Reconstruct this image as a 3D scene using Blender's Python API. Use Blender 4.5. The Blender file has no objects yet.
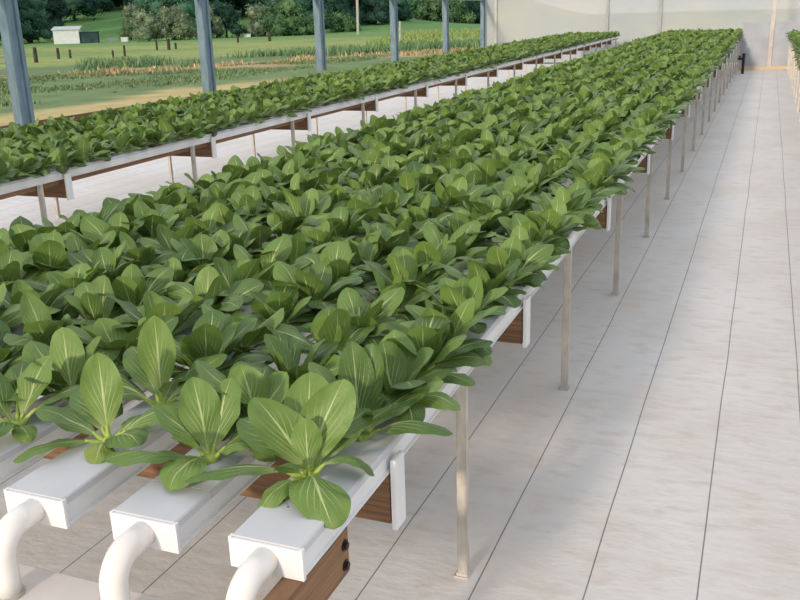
import bpy, bmesh, math, random
import numpy as np
from mathutils import Vector, Matrix

rng = np.random.default_rng(7)
random.seed(7)
S = bpy.context.scene
COL = S.collection
PI = math.pi
RAD = math.radians

# ------------------------------------------------------------------ camera
CAM_H, CAM_F, CAM_YAW, CAM_PITCH, CAM_ROLL = 1.6, 895.1, -0.3853, 0.3065, -0.0304
_cp, _sp = math.cos(CAM_PITCH), math.sin(CAM_PITCH)
_fw = Vector((math.sin(CAM_YAW) * _cp, math.cos(CAM_YAW) * _cp, -_sp))
_r0 = Vector((math.cos(CAM_YAW), -math.sin(CAM_YAW), 0))
_u0 = _r0.cross(_fw)
_c, _s = math.cos(CAM_ROLL), math.sin(CAM_ROLL)
_rt = _r0 * _c + _u0 * _s
_up = _u0 * _c - _r0 * _s
cam_d = bpy.data.cameras.new('camera')
cam = bpy.data.objects.new('camera', cam_d)
COL.objects.link(cam)
m = Matrix((_rt, _up, -_fw)).transposed().to_4x4()
m.translation = (0, 0, CAM_H)
cam.matrix_world = m
cam_d.sensor_fit = 'HORIZONTAL'
cam_d.sensor_width = 36.0
cam_d.lens = CAM_F * 36.0 / 800.0
cam_d.clip_start = 0.05
cam_d.clip_end = 2000
S.camera = cam


def project(P):
    d = Vector(P) - Vector((0, 0, CAM_H))
    z = d.dot(_fw)
    if z <= 0.05:
        return None
    return (400 + CAM_F * d.dot(_rt) / z, 300 - CAM_F * d.dot(_up) / z, z)


# ------------------------------------------------------------------ helpers
def tag(o, label=None, cat=None, group=None, kind=None):
    if label: o['label'] = label
    if cat: o['category'] = cat
    if group: o['group'] = group
    if kind: o['kind'] = kind
    return o


def empty(name, loc, label, cat, group=None):
    o = bpy.data.objects.new(name, None)
    COL.objects.link(o)
    o.location = loc
    o.empty_display_size = 0.1
    return tag(o, label, cat, group)


def link(name, me, mat=None, parent=None, loc=(0, 0, 0)):
    o = bpy.data.objects.new(name, me)
    COL.objects.link(o)
    if mat is not None and not me.materials:
        me.materials.append(mat)
    o.location = loc
    if parent is not None:
        o.parent = parent
    return o


def from_bm(name, bm, mat=None, parent=None, loc=(0, 0, 0), smooth=False):
    bmesh.ops.recalc_face_normals(bm, faces=bm.faces)
    if smooth:
        for f in bm.faces: f.smooth = True
    me = bpy.data.meshes.new(name)
    bm.to_mesh(me)
    bm.free()
    return link(name, me, mat, parent, loc)


def box(bm, x0, x1, y0, y1, z0, z1, bev=0.0):
    b2 = bmesh.new()
    bmesh.ops.create_cube(b2, size=1.0)
    for v in b2.verts:
        v.co = Vector(((x0 + x1) / 2 + v.co.x * (x1 - x0), (y0 + y1) / 2 + v.co.y * (y1 - y0), (z0 + z1) / 2 + v.co.z * (z1 - z0)))
    if bev > 0:
        bmesh.ops.bevel(b2, geom=list(b2.edges), offset=bev, segments=2, affect='EDGES', profile=0.6)
    t = bpy.data.meshes.new('tmp')
    b2.to_mesh(t)
    b2.free()
    bm.from_mesh(t)
    bpy.data.meshes.remove(t)
    return bm


def extrude_profile(bm, pts, axis, a0, a1):
    """closed profile pts (list of 2-tuples) swept straight along axis from a0 to a1"""
    def mk(p, a):
        if axis == 'Y': return (p[0], a, p[1])
        if axis == 'Z': return (p[0], p[1], a)
        return (a, p[0], p[1])
    A = [bm.verts.new(mk(p, a0)) for p in pts]
    B = [bm.verts.new(mk(p, a1)) for p in pts]
    n = len(pts)
    for i in range(n):
        bm.faces.new((A[i], A[(i + 1) % n], B[(i + 1) % n], B[i]))
    bm.faces.new(A)
    bm.faces.new(B[::-1])
    return bm


def tube(bm, path, radii, seg=20, cap=True):
    path = [Vector(p) for p in path]
    if not isinstance(radii, (list, tuple)): radii = [radii] * len(path)
    rings = []
    up = Vector((0, 0, 1))
    for i, p in enumerate(path):
        t = (path[min(i + 1, len(path) - 1)] - path[max(i - 1, 0)]).normalized()
        ref = Vector((1, 0, 0)) if abs(t.x) < 0.9 else up
        a = t.cross(ref).normalized()
        b = t.cross(a).normalized()
        rings.append([bm.verts.new(p + (a * math.cos(2 * PI * k / seg) + b * math.sin(2 * PI * k / seg)) * radii[i]) for k in range(seg)])
    for r0, r1 in zip(rings, rings[1:]):
        for k in range(seg):
            bm.faces.new((r0[k], r0[(k + 1) % seg], r1[(k + 1) % seg], r1[k]))
    if cap:
        bm.faces.new(rings[0])
        bm.faces.new(rings[-1][::-1])
    return bm


# ------------------------------------------------------------------ materials
def srgb(r, g, b):
    f = lambda c: (c / 255) / 12.92 if c / 255 <= 0.04045 else ((c / 255 + 0.055) / 1.055) ** 2.4
    return (f(r), f(g), f(b), 1.0)


class NT:
    def __init__(self, name):
        self.m = bpy.data.materials.new(name)
        self.m.use_nodes = True
        self.t = self.m.node_tree
        self.t.nodes.clear()
        self.out = self.n('ShaderNodeOutputMaterial')

    def n(self, typ, **kw):
        nd = self.t.nodes.new(typ)
        for k, v in kw.items(): setattr(nd, k, v)
        return nd

    def l(self, a, b): self.t.links.new(a, b)

    def val(self, nd, key, v):
        if hasattr(v, 'is_output'): self.l(v, nd.inputs[key])
        else: nd.inputs[key].default_value = v

    def math(self, op, a, b=None, c=None, clamp=False):
        nd = self.n('ShaderNodeMath', operation=op, use_clamp=clamp)
        self.val(nd, 0, a)
        if b is not None: self.val(nd, 1, b)
        if c is not None: self.val(nd, 2, c)
        return nd.outputs[0]

    def mix(self, f, a, b):
        nd = self.n('ShaderNodeMix', data_type='RGBA')
        self.val(nd, 'Factor', f)
        for k, v in ((6, a), (7, b)):
            if hasattr(v, 'is_output'): self.l(v, nd.inputs[k])
            else: nd.inputs[k].default_value = v
        return nd.outputs[2]

    def noise(self, vec, scale, detail=3, rough=0.55, out='Fac'):
        nd = self.n('ShaderNodeTexNoise')
        nd.inputs['Scale'].default_value = scale
        nd.inputs['Detail'].default_value = detail
        nd.inputs['Roughness'].default_value = rough
        if vec is not None: self.l(vec, nd.inputs['Vector'])
        return nd.outputs[out]

    def mapping(self, vec, scale=(1, 1, 1), loc=(0, 0, 0), rot=(0, 0, 0)):
        nd = self.n('ShaderNodeMapping')
        nd.inputs['Scale'].default_value = scale
        nd.inputs['Location'].default_value = loc
        nd.inputs['Rotation'].default_value = rot
        self.l(vec, nd.inputs['Vector'])
        return nd.outputs[0]

    def ramp(self, f, stops):
        nd = self.n('ShaderNodeValToRGB')
        e = nd.color_ramp.elements
        while len(e) < len(stops): e.new(0.5)
        for k, (p, c) in enumerate(stops):
            e[k].position = p
            e[k].color = c
        self.l(f, nd.inputs[0])
        return nd.outputs[0]

    def smooth(self, x, a, b):
        nd = self.n('ShaderNodeMapRange', interpolation_type='SMOOTHSTEP')
        self.val(nd, 'Value', x)
        nd.inputs['From Min'].default_value = a
        nd.inputs['From Max'].default_value = b
        return nd.outputs[0]

    def bsdf(self, color, rough=0.6, spec=0.3, metal=0.0, normal=None):
        b = self.n('ShaderNodeBsdfPrincipled')
        self.val(b, 'Base Color', color)
        self.val(b, 'Roughness', rough)
        b.inputs['Specular IOR Level'].default_value = spec
        b.inputs['Metallic'].default_value = metal
        if normal is not None: self.l(normal, b.inputs['Normal'])
        return b

    def bump(self, h, strength=0.3, dist=0.01):
        nd = self.n('ShaderNodeBump')
        nd.inputs['Strength'].default_value = strength
        nd.inputs['Distance'].default_value = dist
        self.l(h, nd.inputs['Height'])
        return nd.outputs[0]

    def done(self, sh):
        self.l(sh, self.out.inputs['Surface'])
        return self.m


def objco(t): return t.n('ShaderNodeTexCoord').outputs['Object']
def genco(t): return t.n('ShaderNodeNewGeometry').outputs['Position']


def plain(name, c1, c2=None, scale=8.0, rough=0.6, spec=0.3, metal=0.0, bump=0.0, stretch=(1, 1, 1)):
    t = NT(name)
    v = t.mapping(genco(t), scale=stretch)
    f = t.noise(v, scale, 4)
    c = t.mix(t.smooth(f, 0.3, 0.7), c1, c2 or c1)
    nrm = t.bump(f, bump, 0.01) if bump else None
    return t.done(t.bsdf(c, rough, spec, metal, nrm).outputs[0])


def floor_material():
    t = NT('woven_weed_mat')
    p = genco(t)
    sx = t.n('ShaderNodeSeparateXYZ')
    t.l(p, sx.inputs[0])
    wob = t.noise(t.mapping(p, scale=(0.6, 0.5, 1)), 1.0, 2)
    x = t.math('ADD', sx.outputs[0], t.math('MULTIPLY', t.math('SUBTRACT', wob, 0.5), 0.025))
    q = t.math('DIVIDE', t.math('ADD', x, 0.97 + 0.305 * 60.5), 0.305)
    fr = t.math('ABSOLUTE', t.math('SUBTRACT', t.math('FRACT', q), 0.5))
    line = t.math('SUBTRACT', 1.0, t.smooth(fr, 0.004, 0.010))
    big = t.noise(t.mapping(p, scale=(1.6, 0.9, 1)), 1.2, 4)
    mid = t.noise(t.mapping(p, scale=(3.0, 6.0, 1)), 2.6, 4, 0.55)
    base = t.mix(t.smooth(big, 0.35, 0.7), srgb(229, 226, 225), srgb(221, 214, 209))
    base = t.mix(t.math('MULTIPLY', t.smooth(mid, 0.48, 0.72), 0.5), base, srgb(208, 195, 182))
    base = t.mix(t.math('MULTIPLY', line, 0.8), base, srgb(84, 88, 96))
    fine = t.noise(p, 260.0, 1)
    h = t.math('ADD', t.math('MULTIPLY', mid, 1.0), t.math('MULTIPLY', fine, 0.05))
    h = t.math('SUBTRACT', h, t.math('MULTIPLY', line, 0.5))
    return t.done(t.bsdf(base, 0.48, 0.45, 0, t.bump(h, 0.28, 0.02)).outputs[0])


def wood_material(name, c1, c2, scale=1.0, axis='X'):
    t = NT(name)
    p = genco(t)
    sc = {'X': (1.5, 6, 60), 'Y': (6, 1.5, 60), 'Z': (30, 30, 2)}[axis]
    f = t.noise(t.mapping(p, scale=sc), 1.6 * scale, 4, 0.6)
    g = t.noise(t.mapping(p, scale=tuple(a * 3 for a in sc)), 1.6 * scale, 2)
    c = t.mix(t.smooth(f, 0.35, 0.65), c1, c2)
    c = t.mix(t.math('MULTIPLY', t.smooth(g, 0.55, 0.75), 0.6), c, tuple(v * 0.45 for v in c1[:3]) + (1,))
    return t.done(t.bsdf(c, 0.7, 0.2, 0, t.bump(f, 0.25, 0.004)).outputs[0])


def leaf_material():
    t = NT('pak_choi_leaf')
    uv = t.n('ShaderNodeTexCoord').outputs['UV']
    s = t.n('ShaderNodeSeparateXYZ')
    t.l(uv, s.inputs[0])
    u = s.outputs[0]
    v = t.math('ABSOLUTE', t.math('MULTIPLY', t.math('SUBTRACT', s.outputs[1], 0.5), 2.0))
    tint = t.n('ShaderNodeAttribute', attribute_name='tint').outputs['Fac']
    p = genco(t)
    var = t.noise(p, 22.0, 4, 0.6)
    dark = t.mix(var, srgb(50, 79, 41), srgb(72, 103, 53))
    light = t.mix(var, srgb(99, 129, 59), srgb(126, 152, 78))
    yell = t.mix(var, srgb(132, 146, 52), srgb(156, 160, 66))
    c = t.mix(t.smooth(tint, 0.0, 0.6), dark, light)
    c = t.mix(t.smooth(tint, 0.78, 1.0), c, yell)
    # veins: midrib narrowing towards the tip and side veins running forward from it
    w = t.math('MULTIPLY', t.math('SUBTRACT', 1.05, u), 0.12)
    mid = t.math('SUBTRACT', 1.0, t.math('DIVIDE', v, t.math('MAXIMUM', w, 0.012)), clamp=True)
    q = t.math('MULTIPLY', t.math('SUBTRACT', u, t.math('MULTIPLY', t.math('POWER', v, 0.85), 0.95)), 4.6)
    fr = t.math('ABSOLUTE', t.math('SUBTRACT', t.math('FRACT', t.math('ADD', q, 8.0)), 0.5))
    side = t.math('SUBTRACT', 1.0, t.smooth(fr, 0.02, 0.12))
    fade = t.math('MULTIPLY', t.math('SUBTRACT', 1.0, t.smooth(v, 0.30, 0.95)), t.math('SUBTRACT', 1.0, t.smooth(u, 0.30, 0.95)))
    vein = t.math('MAXIMUM', t.smooth(mid, 0.0, 0.55), t.math('MULTIPLY', t.math('MULTIPLY', side, fade), 0.9))
    vein = t.math('MAXIMUM', vein, t.math('MULTIPLY', t.math('SUBTRACT', 1.0, t.smooth(u, 0.0, 0.30)), 0.55))
    net = t.n('ShaderNodeTexVoronoi', feature='DISTANCE_TO_EDGE')
    net.inputs['Scale'].default_value = 26.0
    t.l(t.mapping(uv, scale=(1.0, 0.7, 1)), net.inputs['Vector'])
    nete = t.math('SUBTRACT', 1.0, t.smooth(net.outputs['Distance'], 0.0, 0.12))
    c = t.mix(t.math('MULTIPLY', nete, 0.10), c, srgb(150, 178, 96))
    c = t.mix(t.math('MULTIPLY', vein, 0.82), c, srgb(196, 208, 144))
    h = t.math('ADD', t.math('MULTIPLY', vein, -0.7), t.math('MULTIPLY', net.outputs['Distance'], 0.8))
    nrm = t.bump(h, 0.35, 0.003)
    b = t.bsdf(c, 0.47, 0.42, 0, nrm)
    tr = t.n('ShaderNodeBsdfTranslucent')
    t.l(t.mix(0.4, c, srgb(130, 158, 46)), tr.inputs['Color'])
    mx = t.n('ShaderNodeMixShader')
    mx.inputs[0].default_value = 0.16
    t.l(b.outputs[0], mx.inputs[1])
    t.l(tr.outputs[0], mx.inputs[2])
    return t.done(mx.outputs[0])


def film_material():
    t = NT('greenhouse_film')
    p = genco(t)
    n = t.noise(t.mapping(p, scale=(0.5, 1, 0.9)), 1.4, 4)
    c = t.mix(t.smooth(n, 0.3, 0.7), srgb(220, 219, 214), srgb(208, 212, 216))
    d = t.bsdf(c, 0.4, 0.3)
    tl = t.n('ShaderNodeBsdfTranslucent')
    t.l(c, tl.inputs['Color'])
    m1 = t.n('ShaderNodeMixShader')
    m1.inputs[0].default_value = 0.45
    t.l(d.outputs[0], m1.inputs[1])
    t.l(tl.outputs[0], m1.inputs[2])
    tp = t.n('ShaderNodeBsdfTransparent')
    m2 = t.n('ShaderNodeMixShader')
    m2.inputs[0].default_value = 0.36
    t.l(m1.outputs[0], m2.inputs[1])
    t.l(tp.outputs[0], m2.inputs[2])
    return t.done(m2.outputs[0])


def attr_material(name, rough=0.9, scale=3.0, amount=0.35, bump=0.0, trans=0.0):
    """colour from the mesh's own 'col' attribute, broken up by noise"""
    t = NT(name)
    a = t.n('ShaderNodeAttribute', attribute_name='col').outputs['Color']
    p = genco(t)
    f = t.noise(p, scale, 5, 0.65)
    hs = t.n('ShaderNodeHueSaturation')
    t.l(t.math('ADD', 1.0 - amount, t.math('MULTIPLY', f, 2 * amount)), hs.inputs['Value'])
    t.l(a, hs.inputs['Color'])
    b = t.bsdf(hs.outputs[0], rough, 0.15, 0, t.bump(f, bump, 0.05) if bump else None)
    return t.done(b.outputs[0])


M = dict(
    floor=floor_material(),
    pvc=plain('white_pvc', srgb(236, 236, 236), srgb(228, 228, 230), 6, 0.35, 0.4),
    lid=plain('white_pvc_lid', srgb(204, 204, 207), srgb(194, 195, 200), 5, 0.4, 0.4),
    pipe=plain('white_pipe', srgb(240, 236, 232), srgb(234, 228, 222), 9, 0.3, 0.45),
    trunk=plain('white_trough', srgb(226, 218, 212), srgb(216, 208, 204), 7, 0.45, 0.35),
    steel=plain('galvanised_steel', srgb(206, 198, 186), srgb(180, 174, 164), 30, 0.5, 0.4, 0.15, 0.05, (1, 1, 0.4)),
    blue_steel=plain('weathered_zinc', srgb(116, 138, 150), srgb(96, 118, 130), 12, 0.55, 0.4, 0.2, 0.05, (1, 1, 0.3)),
    ply=wood_material('plywood', srgb(138, 107, 80), srgb(112, 83, 60)),
    timber=wood_material('timber', srgb(150, 116, 88), srgb(124, 94, 70), 1.0, 'Y'),
    board=wood_material('kick_board', srgb(122, 92, 66), srgb(98, 70, 48), 1.0, 'Y'),
    sill=wood_material('pale_board', srgb(214, 198, 172), srgb(188, 164, 136), 1.0, 'X'),
    bolt=plain('dark_bolt', srgb(70, 60, 54), srgb(50, 44, 42), 40, 0.5, 0.4, 0.6),
    leaf=leaf_material(),
    stem=plain('pale_stalk', srgb(168, 186, 92), srgb(136, 160, 66), 30, 0.45, 0.4),
    film=film_material(),
    panel=plain('grey_panel', srgb(174, 178, 185), srgb(160, 163, 172), 2.5, 0.5, 0.3),
    stud=plain('pale_stud', srgb(204, 194, 186), srgb(186, 176, 170), 6, 0.6, 0.3),
    studgrey=plain('grey_stud', srgb(172, 172, 172), srgb(156, 158, 160), 6, 0.6, 0.3),
    rail=plain('eave_rail', srgb(196, 206, 210), srgb(180, 190, 196), 3, 0.5, 0.3),
    black=plain('black_plastic', srgb(36, 38, 44), srgb(26, 28, 32), 20, 0.4, 0.4),
    soil=plain('soil', srgb(84, 66, 48), srgb(58, 46, 36), 60, 0.95, 0.1),
    field=attr_material('pasture', 0.95, 1.1, 0.55, 0.5),
    blades=attr_material('grass_blades', 0.8, 6.0, 0.2),
    foliage=attr_material('tree_foliage', 0.9, 0.9, 0.45),
    bark=plain('bark', srgb(84, 84, 76), srgb(64, 64, 58), 4, 0.9, 0.1),
    fencewood=plain('weathered_post', srgb(80, 74, 62), srgb(58, 54, 46), 4, 0.9, 0.1),
    palewood=plain('pale_post', srgb(190, 186, 172), srgb(170, 166, 152), 4, 0.8, 0.1),
    shedwhite=plain('shed_white', srgb(214, 218, 218), srgb(200, 206, 208), 2, 0.6, 0.2),
    shedroof=plain('shed_roof', srgb(190, 198, 200), srgb(170, 178, 182), 2, 0.5, 0.3),
    sheddark=plain('shed_dark', srgb(60, 84, 84), srgb(46, 66, 66), 1, 0.8, 0.1),
)

# ------------------------------------------------------------------ world and sun
w = bpy.data.worlds.new('sky')
S.world = w
w.use_nodes = True
nt = w.node_tree
nt.nodes.clear()
out = nt.nodes.new('ShaderNodeOutputWorld')
bg = nt.nodes.new('ShaderNodeBackground')
tc = nt.nodes.new('ShaderNodeTexCoord')
sx = nt.nodes.new('ShaderNodeSeparateXYZ')
mr = nt.nodes.new('ShaderNodeValToRGB')
nt.links.new(tc.outputs['Generated'], sx.inputs[0])
nt.links.new(sx.outputs[2], mr.inputs[0])
mr.color_ramp.elements[0].position = 0.0
mr.color_ramp.elements[0].color = (0.92, 0.93, 0.95, 1)
mr.color_ramp.elements[1].position = 0.7
mr.color_ramp.elements[1].color = (0.86, 0.91, 0.98, 1)
nt.links.new(mr.outputs[0], bg.inputs['Color'])
bg.inputs['Strength'].default_value = 1.0
nt.links.new(bg.outputs[0], out.inputs[0])

SUN_EL, SUN_AZ = RAD(16.5), RAD(8)          # light travels towards +Y, a little towards +X
sd = Vector((math.sin(SUN_AZ) * math.cos(SUN_EL), math.cos(SUN_AZ) * math.cos(SUN_EL), -math.sin(SUN_EL)))
sun_d = bpy.data.lights.new('sun', 'SUN')
sun = bpy.data.objects.new('sun', sun_d)
COL.objects.link(sun)
sun_d.energy = 2.5
sun_d.color = (1.0, 0.84, 0.66)
sun_d.angle = RAD(4.5)
sun.rotation_euler = sd.to_track_quat('-Z', 'Y').to_euler()
sun.location = (-4, -8, 6)

# ------------------------------------------------------------------ setting: floor and walls
WALL_X, WALL_Y = -8.73, 29.5
bm = bmesh.new()
box(bm, WALL_X - 0.05, 6.0, -4.0, WALL_Y, -0.12, 0.0)
tag(from_bm('floor', bm, M['floor']), 'off-white woven weed mat with thin dark seams covering the greenhouse floor', 'floor', kind='structure')

bm = bmesh.new()
box(bm, WALL_X, 6.0, WALL_Y + 0.03, WALL_Y + 0.036, 0.05, 4.2)
tag(from_bm('wall_end', bm, M['film']), 'hazy translucent film closing the far end of the greenhouse', 'wall', kind='structure')
PY = 25.85
bm = bmesh.new()
box(bm, -0.66, 0.98, PY + 0.005, PY + 0.025, 0.10, 0.755)
box(bm, -0.66, 0.98, PY + 0.005, PY + 0.025, 0.765, 1.2)
box(bm, -0.66, 0.98, PY + 0.001, PY + 0.02, 0.752, 0.768)
tag(from_bm('trim_1', bm, M['panel']), 'low grey panel closing the far end of the aisle', 'panel', kind='structure')
bm = bmesh.new()
box(bm, -0.68, 1.0, PY - 0.05, PY + 0.04, 0.0, 0.10, 0.006)
tag(from_bm('baseboard_end', bm, M['sill']), 'pale timber sill below the grey panel at the aisle end', 'baseboard', kind='structure')
bm = bmesh.new()
box(bm, WALL_X - 0.03, WALL_X + 0.03, 1.0, WALL_Y, 0.0, 0.45, 0.006)
tag(from_bm('baseboard_left', bm, M['board']), 'low brown timber kick board along the open left side', 'baseboard', kind='structure')
bm = bmesh.new()
box(bm, WALL_X - 0.04, WALL_X + 0.05, 1.0, WALL_Y, 2.02, 2.15, 0.01)
tag(from_bm('trim_2', bm, M['rail']), 'pale eave rail above the open left side', 'rail', kind='structure')


def c_post(name, x, y, z1, label, cat, mat, w_=0.16, d_=0.10, group=None, face='X'):
    """lipped C-section steel post: a web with two flanges and a groove"""
    t_ = 0.012
    a, b = w_ / 2, d_ / 2
    pts = [(-b, -a), (b, -a), (b, -a * 0.35), (b - t_ * 1.6, -a * 0.35), (b - t_ * 1.6, a * 0.35), (b, a * 0.35), (b, a), (-b, a)]
    if face == 'Y': pts = [(-q, p) for p, q in pts]
    bm = bmesh.new()
    extrude_profile(bm, [(x + p, y + q) for p, q in pts], 'Z', 0.0, z1)
    bmesh.ops.bevel(bm, geom=[e for e in bm.edges if abs(e.verts[0].co.z - e.verts[1].co.z) > 0.1], offset=0.006, segments=2, affect='EDGES')
    me_o = from_bm(name, bm, mat)
    return tag(me_o, label, cat, group)


ORD = ['first', 'second', 'third', 'fourth', 'fifth', 'sixth', 'seventh', 'eighth', 'ninth', 'tenth', 'eleventh', 'twelfth', 'thirteenth',
       'fourteenth', 'fifteenth', 'sixteenth', 'seventeenth', 'eighteenth', 'nineteenth', 'twentieth']


def ordinal(n):
    if n < 20: return ORD[n]
    tens = {2: 'twenty', 3: 'thirty', 4: 'forty', 5: 'fifty', 6: 'sixty', 7: 'seventy', 8: 'eighty', 9: 'ninety'}
    n += 1
    if n % 10 == 0: return tens[n // 10][:-1] + 'ieth'
    return tens[n // 10] + '-' + ORD[n % 10 - 1]


for k, y in enumerate((8.97, 13.21, 17.48, 21.63, 25.62)):
    c_post('side_post', WALL_X + 0.02, y, 2.05,
           ('blue-grey grooved steel post standing %s from the near end of the open left side' % ORD[k]), 'post', M['blue_steel'], 0.22 if k < 3 else 0.19,
           0.14, 'steel posts of the open left side')
c_post('corner_post', WALL_X + 0.02, WALL_Y - 0.12, 3.2, 'blue-grey steel post in the corner where film wall meets open side', 'post', M['blue_steel'], 0.15, 0.12)

for k, (x, yb, wd, z0, mt, lab) in enumerate(((-8.3, WALL_Y, 0.08, 0.0, 'stud', 'thin pale stud in the film wall next to the corner post'),
                                     (-4.72, WALL_Y, 0.085, 0.0, 'studgrey', 'thin grey stud in the film wall above the far end of the left bed'),
                                     (-3.14, WALL_Y, 0.11, 0.0, 'studgrey', 'grey stud in the film wall above the middle of the centre bed'),
                                     (0.06, PY, 0.10, 0.10, 'stud', 'thick pale stud at the far end of the aisle'))):
    bm = bmesh.new()
    box(bm, x - wd / 2, x + wd / 2, yb - 0.05, yb + 0.004, z0, 4.2, 0.006)
    tag(from_bm('wall_stud', bm, M[mt]), lab, 'stud', 'studs at the far end')

# black standpipe at the far end of the aisle
t = empty('standpipe', (-0.54, 24.4, 0), 'black standpipe with a side tap at the far end of the aisle', 'pipe')
bm = bmesh.new()
tube(bm, [(0, 0, 0), (0, 0, 0.46)], 0.036, 14)
tube(bm, [(0, 0, 0.46), (0, 0, 0.49)], 0.044, 14)
from_bm('riser', bm, M['black'], t, smooth=False)
bm = bmesh.new()
tube(bm, [(-0.03, 0, 0.36), (-0.10, 0, 0.36), (-0.14, 0, 0.35)], [0.03, 0.03, 0.022], 12)
tube(bm, [(-0.09, 0, 0.38), (-0.09, 0, 0.42)], 0.02, 10)
box(bm, -0.14, -0.04, -0.012, 0.012, 0.42, 0.435)
from_bm('tap', bm, M['black'], t)

# ------------------------------------------------------------------ channels, benches
Z1, Z0 = 0.697, 0.634
SLOPE = 0.006          # channels fall towards the drain at the near end
CW, CSP, YF, YE = 0.148, 0.269, 1.223, 28.6
PANEL_Y = 25.85


def growing_channel(xc, y0, y1, label, group, seam=None):
    t = empty('growing_channel', (xc, y0, Z0), label, 'growing channel', group)
    L, h, hw = y1 - y0, Z1 - Z0, CW / 2
    t.rotation_euler = (math.atan(SLOPE), 0, 0)
    # body: trough with a thin foot flange each side
    pts = [(-hw + 0.003, 0.0), (-hw, 0.0), (-hw, 0.003), (-hw + 0.006, 0.004), (-hw + 0.006, h - 0.0045),
           (hw - 0.006, h - 0.0045), (hw - 0.006, 0.004), (hw, 0.003), (hw, 0.0)]
    bm = bmesh.new()
    extrude_profile(bm, pts, 'Y', 0.004, L)
    from_bm('trough', bm, M['pvc'], t)
    # lid with turned-down lips
    secs = [(0.0, L)] if seam is None else [(0.0, seam - y0 - 0.0012), (seam - y0 + 0.0012, L)]
    for a, b in secs:
        bm = bmesh.new()
        lp = [(-hw + 0.001, h - 0.017), (-hw + 0.001, h - 0.003), (-hw + 0.004, h), (hw - 0.004, h), (hw - 0.001, h - 0.003), (hw - 0.001, h - 0.017),
              (hw - 0.0045, h - 0.0175), (hw - 0.0045, h - 0.004), (-hw + 0.0045, h - 0.004), (-hw + 0.0045, h - 0.0175)]
        extrude_profile(bm, lp, 'Y', a, b)
        from_bm('lid', bm, M['lid'], t)
    # end cap: thin plate with a small tab at each upper corner
    bm = bmesh.new()
    box(bm, -hw - 0.003, hw + 0.003, -0.006, 0.004, -0.003, h - 0.005, 0.0015)
    for s in (-1, 1):
        box(bm, s * (hw - 0.001) - 0.0035, s * (hw - 0.001) + 0.0035, -0.0065, 0.006, h - 0.016, h - 0.002, 0.001)
    from_bm('end_cap', bm, M['pvc'], t)
    return t


def bench(xr, nch, y0, y1, beam_ys, leg_ys, label, sides=('near', 'far'), bracket_left=False):
    xl = xr - (nch - 1) * CSP - CW
    t = empty('bench', ((xr + xl) / 2, y0, 0), label, 'bench')
    cx = (xr + xl) / 2
    leg_me = foot_me = None
    for side, x in (('r', xr - 0.014), ('l', xl + 0.014)):
        for y in leg_ys:
            if leg_me is None:
                bm = bmesh.new()
                a, w_ = 0.0145, 0.0045
                pts = [(-a, -a), (a, -a), (a, a), (-a, a)]
                extrude_profile(bm, pts, 'Z', 0.006, Z0)
                bmesh.ops.bevel(bm, geom=[e for e in bm.edges if abs(e.verts[0].co.z - e.verts[1].co.z) > 0.1], offset=0.003, segments=2, affect='EDGES')
                lo = from_bm('leg', bm, M['steel'], t)
                leg_me = lo.data
                bm = bmesh.new()
                box(bm, -0.024, 0.022, -0.022, 0.022, 0.0, 0.006, 0.001)
                box(bm, -0.017, 0.017, -0.017, 0.017, 0.004, 0.016, 0.001)
                fo = from_bm('foot_plate', bm, M['stud'], lo)
                foot_me = fo.data
            else:
                lo = link('leg', leg_me, None, t)
                fo = link('foot_plate', foot_me, None, lo)
            lo.location = (x - cx, y - y0, 0)
            lo.scale = (1, 1, (Z0 + SLOPE * (y - YF)) / Z0)
            fo.scale = (1, 1, Z0 / (Z0 + SLOPE * (y - YF)))
    for y in beam_ys:
        dz = SLOPE * (y - 0.022 - YF)
        bm = bmesh.new()
        box(bm, xl + 0.002 - cx, xr - 0.001 - cx, y - 0.022 - y0, y + 0.022 - y0, 0.505 + dz, Z0 + dz - 0.0005, 0.002)
        b = from_bm('crossbeam', bm, M['ply'], t)
        bm = bmesh.new()
        box(bm, xr + 0.0035 - cx, xr + 0.017 - cx, y - 0.028 - y0, y + 0.028 - y0, 0.494 + dz, 0.668 + dz, 0.003)
        from_bm('end_bracket', bm, M['pvc'], b)
    return t, cx


AISLE = 'centre bed channels'
ch_names = ['beside the bare right aisle', 'second from the right aisle', 'third from the right aisle', 'fourth from the right aisle',
            'fifth from the right aisle', 'sixth from the right aisle', 'seventh from the right aisle', 'at the far left of the centre bed']
XR_C, XR_L, XR_R = -0.70, -4.20, 1.185
NC, NL, NR = 8, 6, 3
for k in range(NC):
    lab = 'white channel of the centre bed, ' + ch_names[k]
    if k == 1: lab = 'white channel with a seam across its lid, ' + ch_names[k]
    growing_channel(XR_C - k * CSP - CW / 2, YF, YE, lab, 'channels of the centre bed', 1.345 if k == 1 else None)
for k in range(NL):
    growing_channel(XR_L - k * CSP - CW / 2, YF, YE, 'white channel of the left bed, ' + ('nearest the centre bed' if k == 0 else ordinal(k) + ' from the centre bed'), 'channels of the left bed')
for k in range(NR):
    growing_channel(XR_R - (NR - 1 - k) * CSP - CW / 2, YF, YE, 'white channel of the bed right of the aisle, ' + ('beside the aisle' if k == 0 else ordinal(k) + ' from the aisle'), 'channels of the right bed')

leg_ys = [2.20 + 1.474 * k for k in range(18)]
beam_c = [1.655, 2.85] + [4.60 + 1.68 * k for k in range(15)]
bt, bcx = bench(XR_C, NC, YF, YE, beam_c, leg_ys, 'bench of steel legs and timber beams carrying the centre bed')
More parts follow.
